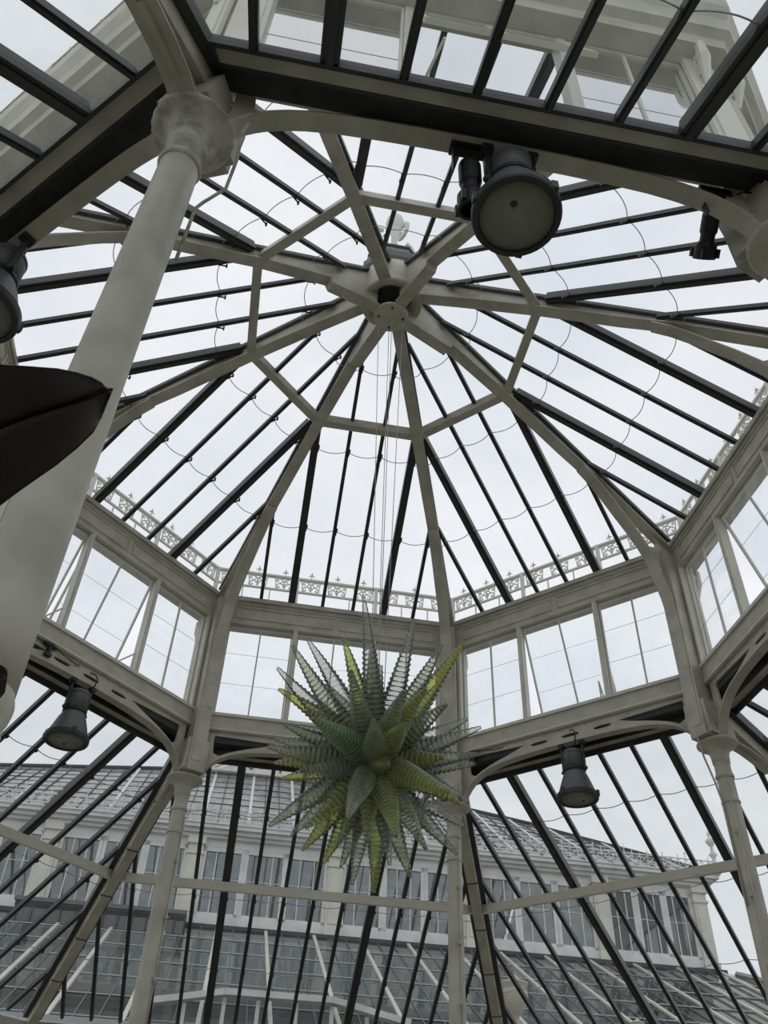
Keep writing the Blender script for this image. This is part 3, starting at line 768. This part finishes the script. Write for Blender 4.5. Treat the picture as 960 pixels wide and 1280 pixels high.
q = MB(); q.ball((0,0,0), .16, 10); q.lathe([(.02,0),(.02,.55),(.05,.56),(.05,.60),(.001,.61)], (0,0,0), 12); q.build('steel_core', CORE, scu, smooth=True)
for a in (20,110,200,290):
    a_ = radians(a); q = MB()
    q.tube([(.17*cos(a_)-SC.x,.17*sin(a_)-SC.y,10.09-SC.z),(.06*cos(a_),.06*sin(a_),.60)], .0045, 5); q.build('suspension_cable', CABLE, scu)

# ------------------------------------------------------------------ maroon plant
pbase = (.30,-6.05,-1.6)
pt = thing('maroon_leaved_plant', 'tall plant whose broad dark maroon leaves reach in from the left edge', 'plant', pbase)
def leaf(rows, name):
    vs = []; m = len(rows); W = 8
    for i, (a, c, b) in enumerate(rows):
        a, c, b = Vector(a), Vector(c), Vector(b); t = i/(m-1)
        for j in range(W+1):
            u = j/W
            p = a.lerp(c, u*2) if u < .5 else c.lerp(b, (u-.5)*2)
            w = sin(pi*u)*.012 + sin(i*1.3+j*.5)*.0025
            vs.append(p + Vector((0,0,w)))
    n = len(vs); vs += [v + Vector((0,.0015,.003)) for v in vs]
    fs = []
    for i in range(m-1):
        for j in range(W):
            q_ = i*(W+1)+j; fs.append((q_,q_+1,q_+W+2,q_+W+1)); fs.append((n+q_,n+q_+W+1,n+q_+W+2,n+q_+1))
    edge = [j for j in range(W+1)] + [i*(W+1)+W for i in range(1,m)] + [(m-1)*(W+1)+j for j in range(W-1,-1,-1)] + [i*(W+1) for i in range(m-2,0,-1)]
    for k in range(len(edge)):
        a, b = edge[k], edge[(k+1)%len(edge)]; fs.append((a,b,b+n,a+n))
    mb = MB(); mb.add(vs, fs); o = mb.build(name, LEAFM, pt, pbase, True)
    md = o.modifiers.new('s','SUBSURF'); md.levels = 1; md.render_levels = 2
    r = MB(); pts = [Vector(c)+Vector((0,-.002,.004)) for a,c,b in rows]
    r.tube(pts, [.009*(1-i/len(pts))+.0015 for i in range(len(pts))], 6); rb = r.build('midrib', LEAFV, o, pbase, True)
    return o
LF1 = [[(0.627,-6.369,1.076),(0.545,-6.25,1.044),(0.447,-6.119,1.025)],[(0.707,-6.371,1.101),(0.627,-6.234,1.049),(0.525,-6.052,0.973)],[(0.797,-6.355,1.108),(0.722,-6.215,1.054),(0.622,-6.009,0.952)],[(0.886,-6.332,1.107),(0.817,-6.197,1.062),(0.728,-6.015,0.989)],[(0.962,-6.309,1.103),(0.899,-6.186,1.072),(0.824,-6.045,1.047)],[(1.006,-6.296,1.101),(0.949,-6.189,1.089),(0.879,-6.059,1.078)],[(1.05,-6.283,1.099),(0.998,-6.19,1.103),(0.933,-6.071,1.106)],[(1.081,-6.273,1.096),(1.033,-6.19,1.113),(0.973,-6.082,1.129)],[(1.106,-6.263,1.092),(1.062,-6.191,1.122),(1.005,-6.094,1.151)],[(1.12,-6.253,1.086),(1.079,-6.193,1.129),(1.026,-6.111,1.175)],[(1.128,-6.245,1.079),(1.089,-6.197,1.136),(1.041,-6.135,1.206)]]
# the listed rows run upper edge, midrib, lower edge; the tip row closes to a point
LF1[-1] = [(1.094,-6.20,1.131),(1.0985,-6.196,1.126),(1.095,-6.193,1.121)]
LF2 = [[(0.436,-5.954,0.691),(0.38,-5.861,0.649),(0.325,-5.775,0.615)],[(0.55,-5.966,0.736),(0.498,-5.869,0.691),(0.442,-5.759,0.63)],[(0.663,-5.965,0.765),(0.614,-5.868,0.721),(0.562,-5.758,0.662)],[(0.758,-5.95,0.776),(0.717,-5.876,0.759),(0.669,-5.769,0.704)],[(0.813,-5.94,0.78),(0.775,-5.876,0.775),(0.733,-5.79,0.745)],[(0.842,-5.932,0.779),(0.806,-5.874,0.781),(0.768,-5.806,0.771)],[(0.859,-5.919,0.769),(0.826,-5.869,0.781),(0.791,-5.817,0.789)]]
leaf(LF1, 'leaf'); leaf(LF2, 'leaf')
q = MB(); q.tube([(.30,-6.05,-1.6),(.28,-6.05,-.6),(.26,-6.06,.2),(.24,-6.08,.55)], [.07,.055,.04,.03], 12); q.build('stem', STEMM, pt, pbase, True)
q = MB(); q.tube([(.25,-6.07,.4),(.30,-6.12,.75),(.42,-6.22,.98),(.545,-6.25,1.042)], [.022,.016,.012,.009], 8); q.tube([(.26,-6.06,.2),(.29,-5.98,.5),(.33,-5.89,.62),(.38,-5.861,.648)], [.022,.015,.011,.008], 8); q.build('leaf_stalk', STEMM, pt, pbase, True)

# ------------------------------------------------------------------ the great glasshouse beyond (local frame of side 0: x = along its front, y = distance)
A0 = FA(0)
gb = (0, 27.0, -1.7)
gh = thing('glasshouse', 'long pale glasshouse beyond the octagon with glazed slopes, tall window band and roof finials', 'building', gb, A0)
def G(mb, nm, m, parent=None, smooth=False): return mb.build(nm, m, parent or gh, gb, smooth)
UL, UR, DW = -17.3, 16.35, 24.4
q = MB()   # frame bands of the window storey
q.box(UL,UR,DW-.08,DW+.2,8.72,9.05); q.box(UL,UR,DW-.05,DW+.2,11.35,11.75); G(q,'wall_band',WHITEP)
q = MB(); q.box(UL,UR+.35,DW-.25,DW,8.62,8.74); G(q,'sill_ledge',LEAD)
q = MB(); 
for (y0,y1,z0,z1) in ((DW-.25,DW,11.6,11.70),(DW-.42,DW,11.70,11.82),(DW-.60,DW,11.82,11.95),(DW-.66,DW,11.95,12.0)):
    q.box(UL,UR+(DW-y0),y0,y1,z0,z1)
    q.box(UR,UR+(DW-y0),DW,DW+10.6,z0,z1)
G(q,'eaves_cornice',WHITEP)
pil = [-17.3,-12.4,-7.47,-2.55,2.44,7.45,12.3,16.2]
for u in pil:
    q = MB(); q.box(u-.26,u+.26,DW-.2,DW+.25,8.74,11.35); q.box(u-.17,u+.17,DW-.23,DW-.2,9.1,10.9); q.box(u-.30,u+.30,DW-.26,DW,11.0,11.08); q.box(u-.32,u+.32,DW-.30,DW,11.35,11.62); q.box(u-.30,u+.30,DW-.25,DW,8.74,8.95)
    G(q,'pilaster',CREAMB)
proto = {}
for a,b in zip(pil,pil[1:]):
    w = (b-a-.52)/3
    for i in range(3):
        x0 = a+.26+i*w; key = round(w,2)
        q = MB(); x1 = x0+w
        for x in (x0+.06,x1-.06): q.box(x-.07,x+.07,DW-.04,DW+.08,9.05,11.35)
        q.box(x0,x1,DW-.04,DW+.08,9.05,9.16); q.box(x0,x1,DW-.04,DW+.08,11.2,11.35)
        fr = G(q,'window_frame',WHITEP)
        q = MB()
        for f_ in (1/3,2/3): q.box(x0+w*f_-.018,x0+w*f_+.018,DW-.01,DW+.05,9.16,11.2)
        q.box(x0,x1,DW+.0,DW+.03,10.28,10.30)
        G(q,'glazing_bar',WHITEP,fr)
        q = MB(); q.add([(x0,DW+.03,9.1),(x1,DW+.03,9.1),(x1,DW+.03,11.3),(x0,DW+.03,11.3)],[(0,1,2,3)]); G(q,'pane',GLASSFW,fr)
# back and end walls of the window storey
DB = 35.0
q = MB(); q.box(UL,UR,DB,DB+.2,8.72,9.05); q.box(UL,UR,DB,DB+.2,11.35,11.8)
for i in range(21): u = UL+.1+i*1.67; q.box(u-.12,u+.12,DB,DB+.2,9.05,11.35)
q.box(UR-.2,UR,DW,DB,8.72,9.05); q.box(UR-.2,UR,DW,DB,11.35,11.8)
for i in range(7): y = DW+.2+i*1.7; q.box(UR-.2,UR,y-.12,y+.12,9.05,11.35)
G(q,'rear_wall_frame',WHITEP)
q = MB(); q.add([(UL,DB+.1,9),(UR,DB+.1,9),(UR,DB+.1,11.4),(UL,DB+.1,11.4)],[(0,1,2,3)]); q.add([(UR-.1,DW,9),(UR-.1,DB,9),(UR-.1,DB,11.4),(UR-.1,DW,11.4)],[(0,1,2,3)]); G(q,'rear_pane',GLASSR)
q = MB(); q.box(UL,UR,DB,DB+.25,-1.7,8.72); q.box(UR-.25,UR,DW,DB,-1.7,8.72); G(q,'rear_blocking_wall',BLOCKW)  # unseen dark wall added to keep sky from showing through the lean-to
# upper roof
RDG = [(-17.3,15.3),(-11.4,15.75),(-4.9,16.35),(0,16.6),(3,16.5),(9.1,15.95),(11.9,15.6)]
DR = 29.7; YE = 23.85; ZE = 12.0
def ridge(u):
    for (a,za),(b,zb) in zip(RDG,RDG[1:]):
        if u <= b: return (DR, za+(zb-za)*(u-a)/(b-a))
    t = (u-11.9)/(16.95-11.9); return (DR+(YE-DR)*t, 15.6+(ZE-15.6)*t)
us = [UL+i*.5483 for i in range(63)]; us = [u for u in us if u < 16.9]
q = MB()
for a,b in zip(us,us[1:]+[16.94]):
    ra, rb = ridge(a), ridge(b); q.add([(a,YE,ZE),(b,YE,ZE),(b,rb[0],rb[1]),(a,ra[0],ra[1])],[(0,1,2,3)])
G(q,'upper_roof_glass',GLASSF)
q = MB()
for a,b in zip(us,us[1:]):
    ra, rb = ridge(a), ridge(b)
    if b < 11.95: q.add([(a,DB+.4,ZE),(b,DB+.4,ZE),(b,rb[0],rb[1]),(a,ra[0],ra[1])],[(3,2,1,0)])
q.add([(11.9,DB+.4,ZE),(16.94,DB+.4,ZE),(11.9,DR,15.6)],[(0,1,2)]); q.add([(16.94,YE,ZE),(16.94,DB+.4,ZE),(11.9,DR,15.6)],[(0,1,2)])
G(q,'rear_roof_glass',GLASSR)
q = MB(); q2 = MB(); q3 = MB(); q4 = MB()
for i,u in enumerate(us):
    r_ = ridge(u)
    big = i % 3 == 0
    (q if big else q2).beam((u,YE,ZE+.01),(u,r_[0],r_[1]+.01), .11 if big else .03, .05 if big else .03)
    if u < 11.9: q4.beam((u,DB+.4,ZE),(u,r_[0],r_[1]), .13 if big else .05, .06)
for f_ in [i/9 for i in range(1,9)]:
    for a,b in zip(us,us[1:]):
        ra, rb = ridge(a), ridge(b)
        if a < 11.9:
            q3.beam((a,YE+(ra[0]-YE)*f_,ZE+(ra[1]-ZE)*f_+.005),(b,YE+(rb[0]-YE)*f_,ZE+(rb[1]-ZE)*f_+.005), .02 if int(f_*9+.1)%3 else .05, .02)
        else:
            y = YE+(DR-YE)*f_
            if y < rb[0]: q3.beam((a,y,ZE+3.6*f_),(b,y,ZE+3.6*f_), .035, .03)
G(q,'upper_rafters',WHITEP); G(q2,'upper_glazing_bars',LEAD); G(q3,'upper_pane_joints',LEAD); G(q4,'rear_rafters',WHITEP)
q = MB()
for (a,za),(b,zb) in zip(RDG,RDG[1:]): q.beam((a,DR,za),(b,DR,zb),.2,.10)
q.beam((11.9,DR,15.6),(16.94,YE,ZE),.16,.08); G(q,'ridge_cap',LEAD)
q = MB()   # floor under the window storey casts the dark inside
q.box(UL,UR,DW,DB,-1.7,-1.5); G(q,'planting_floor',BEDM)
# eaves cresting
q = MB(); yc = DW-.60
q.box(UL,UR+.6,yc-.02,yc+.02,12.10,12.13); q.box(UL,UR+.6,yc-.02,yc+.02,12.42,12.46)
n_ = 112
for i in range(n_+1):
    u = UL+(UR+.6-UL)*i/n_
    q.tube([(u,yc,12.0),(u,yc,12.46),(u,yc,12.62 if i%2 else 12.5)], .018, 4)
    if i < n_:
        v = u+(UR+.6-UL)/n_; mm = (u+v)/2
        q.tube([(u,yc,12.13),(mm,yc,12.26),(u,yc,12.42)], .016, 4); q.tube([(v,yc,12.13),(mm,yc,12.28),(v,yc,12.42)], .016, 4)
    if i % 4 == 0:
        q.tube([(u,yc,12.46),(u,yc,12.80)], [.02,.006], 4); q.box(u-.05,u+.05,yc-.015,yc+.015,12.62,12.66)
G(q,'eaves_cresting',WHITEP)
q = MB(); q.lathe([(.16,12.0),(.16,12.3),(.08,12.4),(.08,12.6),(.17,12.7),(.08,12.8),(.05,13.0),(.11,13.08),(.20,13.22),(.10,13.34),(.04,13.4),(.08,13.5),(.001,13.7)], (UR+.55,yc,0), 12); G(q,'corner_finial',WHITEP,None,True)
# central pediment above the ridge
q = MB(); q.extr_x([(0,0)]*3, 0, 0) if False else None
pb_ = [(-2.6,16.45),(3.0,16.45),(.25,17.75)]
n3 = len(pb_); vs = [(x,29.3,z) for x,z in pb_]+[(x,29.6,z) for x,z in pb_]
q.add(vs,[(0,1,2),(5,4,3),(0,3,4,1),(1,4,5,2),(2,5,3,0)])
G(q,'pediment',WHITEP)
q = MB(); q.beam((-2.8,29.25,16.42),(.25,29.25,17.85),.2,.12); q.beam((3.2,29.25,16.42),(.25,29.25,17.85),.2,.12); q.beam((-2.8,29.25,16.36),(3.2,29.25,16.36),.25,.1)
G(q,'pediment_moulding',CREAMB)
q = MB()
for s in (-1,1):
    for j,(cx_,cz_,rr) in enumerate(((.35,17.0,.2),(.85,16.8,.16),(1.3,16.7,.12))):
        q.tube([(.25+s*(cx_+rr*(1-i/16)*cos(i*.7)),29.28,cz_+rr*(1-i/16)*sin(i*.7)) for i in range(12)], .028, 5)
q.tube([(.25,29.28,16.6),(.25,29.28,17.35)], .04, 5); q.ball((.25,29.28,17.2), .12, 6); G(q,'pediment_scroll',LEAD)
# lean-to glass slope in front
SL = .50; zt = 8.62; YB = 14.6
zq = lambda y: zt - SL*(24.15-y)
us2 = [-17.6+i*.54 for i in range(84)]
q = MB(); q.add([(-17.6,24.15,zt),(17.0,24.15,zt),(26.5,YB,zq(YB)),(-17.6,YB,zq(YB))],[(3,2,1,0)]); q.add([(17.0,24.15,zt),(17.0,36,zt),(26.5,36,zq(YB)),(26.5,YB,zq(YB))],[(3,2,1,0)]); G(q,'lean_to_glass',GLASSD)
q = MB(); q2 = MB(); q3 = MB()
for i,u in enumerate(us2):
    ys = 24.15 if u < 17 else 24.15-(u-17)
    if ys < YB+.3: continue
    big = i % 3 == 0
    (q if big else q2).beam((u,ys,zq(ys)+.01),(u,YB,zq(YB)+.01), .10 if big else .03, .06 if big else .03)
for i in range(1,7):
    y = 24.15-i*1.5; q3.beam((-17.6,y,zq(y)+.012),(17+24.15-y,y,zq(y)+.012), .05, .03)
    if i%2 == 0: pass
q3.beam((17.0,24.15,zt),(26.5,YB,zq(YB)),.15,.1); q3.beam((-17.6,YB,zq(YB)),(26.5,YB,zq(YB)),.2,.15)
G(q,'lean_to_rafters',CREAMB); G(q2,'lean_to_glazing_bars',IRON); G(q3,'lean_to_joints',LAP)
q = MB(); q.box(-17.6,26.5,YB+.1,24.0,-1.68,-1.5); G(q,'lean_to_floor',BEDM)
q = MB(); q.box(-17.6,26.5,YB-.1,YB+.2,-1.7,zq(YB)-2.2)
for i in range(23): u = -17.5+i*2; q.box(u-.1,u+.1,YB-.1,YB+.2,zq(YB)-2.2,zq(YB))
G(q,'front_wall',WHITEP)
q = MB()
for u in pil:
    q.box(u-.12,u+.12,24.2,24.45,-1.6,8.7)
    q.box(u-.08,u+.08,DB,DB+.2,-1.6,8.7)
G(q,'inner_columns',WHITEP)
# dark ventilator hood on the lean-to top, left
vb = (-5.0, 23.2, 8.2)
vt = thing('ventilator_hood', 'long dark ventilator hood on the lean-to glass, behind the left hip rafter', 'ventilator', vb, A0)
q = MB(); q.extr_x([(22.9,8.25),(24.1,8.62),(24.1,8.90),(23.9,8.98),(22.75,8.62),(22.75,8.50)], -7.7, -2.45); q.build('hood', LEAD, vt, vb)
q = MB(); q.box(-7.75,-2.40,22.70,22.80,8.56,8.68); q.box(-7.7,-2.45,22.82,22.9,7.98,8.5); q.build('hood_lip', IRON, vt, vb)
q = MB()
for i in range(12): q.box(-7.6+i*.44,-7.56+i*.44,22.78,22.83,8.0,8.5)
q.build('hood_slat', LEAD, vt, vb)
# low porch roof in front of the lean-to
pb2 = (0.3, 13.3, -1.7)
po = thing('porch', 'low pale porch roof edge at the bottom, below the sculpture', 'porch', pb2, A0)
q = MB()
for a,b in (((-2.6,13.2,4.02),(-.9,13.2,4.33)),((-.9,13.2,4.33),(1.35,13.2,4.33)),((1.35,13.2,4.33),(3.0,13.2,4.02))):
    q.beam(a,b,.30,.12); 
q.build('roof_edge', WHITEP, po, pb2)
q = MB()
for u,z in ((-2.5,4.0),(-1.7,4.15),(-.9,4.3),(-.2,4.3),(.6,4.3),(1.35,4.3),(2.1,4.15),(2.9,4.0)): q.box(u-.04,u+.04,13.2,13.28,-1.7,z)
q.box(-2.6,3.0,13.2,13.28,3.2,3.28); q.build('mullion', WHITEP, po, pb2)
q = MB(); q.add([(-2.5,13.24,-1.6),(2.9,13.24,-1.6),(2.9,13.24,4.0),(1.35,13.24,4.3),(-.9,13.24,4.3),(-2.5,13.24,4.0)],[(0,1,2,3,4,5)]); q.build('pane', GLASSFW, po, pb2)
# stone urns on tall piers outside
def urn(u, D, ztop, s, label):
    b = (u,D,-1.72); t = thing('stone_urn', label, 'urn', b, A0)
    q = MB(); q.box(u-.25*s,u+.25*s,D-.25*s,D+.25*s,-1.72,ztop-.95*s); q.box(u-.32*s,u+.32*s,D-.32*s,D+.32*s,ztop-1.05*s,ztop-.93*s); q.build('pier', STONE, t, b)
    q = MB(); q.lathe([(.16*s,-.93*s),(.16*s,-.88*s),(.07*s,-.82*s),(.06*s,-.72*s),(.12*s,-.66*s),(.22*s,-.52*s),(.26*s,-.36*s),(.24*s,-.26*s),(.20*s,-.22*s),(.27*s,-.16*s),(.27*s,-.12*s),(.15*s,-.08*s),(.10*s,-.05*s),(.05*s,0),(.001,.02*s)], (u,D,ztop), 24); q.build('vase', STONE, t, b, True)
urn(4.66, 11.0, 4.62, 1.0, 'large sandstone urn outside, low and just right of the sculpture hip rafter')
urn(7.75, 12.4, 4.35, .55, 'small sandstone urn top at the bottom edge, right of the large urn')

# ------------------------------------------------------------------ sky
w = bpy.data.worlds.new('overcast_sky'); bpy.context.scene.world = w; w.use_nodes = True
nt = w.node_tree; bg = nt.nodes['Background']
tc = nt.nodes.new('ShaderNodeTexCoord'); mp = nt.nodes.new('ShaderNodeMapping'); mp.inputs['Scale'].default_value = (1,1,2.2)
nz = nt.nodes.new('ShaderNodeTexNoise'); nz.inputs['Scale'].default_value = 2.2; nz.inputs['Detail'].default_value = 5; nz.inputs['Roughness'].default_value = .5
rp = nt.nodes.new('ShaderNodeValToRGB')
rp.color_ramp.elements[0].position = .32; rp.color_ramp.elements[0].color = (.72,.76,.82,1)
rp.color_ramp.elements[1].position = .68; rp.color_ramp.elements[1].color = (.93,.94,.96,1)
nt.links.new(tc.outputs['Generated'], mp.inputs['Vector']); nt.links.new(mp.outputs[0], nz.inputs['Vector'])
nt.links.new(nz.outputs['Fac'], rp.inputs['Fac']); nt.links.new(rp.outputs[0], bg.inputs['Color'])
bg.inputs['Strength'].default_value = 1.06

# ------------------------------------------------------------------ camera
cam = bpy.data.cameras.new('camera'); co = bpy.data.objects.new('camera', cam); C.objects.link(co)
yaw, pitch, roll, fpx = 0.2469, 0.7262, 0.0455, 1083.46
fwd = Vector((-sin(yaw)*cos(pitch), cos(yaw)*cos(pitch), sin(pitch))); right = Vector((cos(yaw), sin(yaw), 0)); up = right.cross(fwd)
r2 = right*cos(roll) + up*sin(roll); u2 = up*cos(roll) - right*sin(roll)
M = Matrix((r2, u2, -fwd)).transposed().to_4x4(); M.translation = Vector((1.8064, -7.0446, Z0)); co.matrix_world = M
cam.sensor_fit = 'VERTICAL'; cam.sensor_height = 24; cam.lens = fpx/1280*24; cam.clip_start = .05; cam.clip_end = 500
S = bpy.context.scene; S.camera = co
S.view_settings.view_transform = 'Standard'; S.view_settings.look = 'None'; S.view_settings.gamma = 1; S.view_settings.use_curve_mapping = False
S.view_settings.exposure = 0.0
S.cycles.transparent_max_bounces = 32; S.cycles.max_bounces = 8; S.cycles.diffuse_bounces = 4
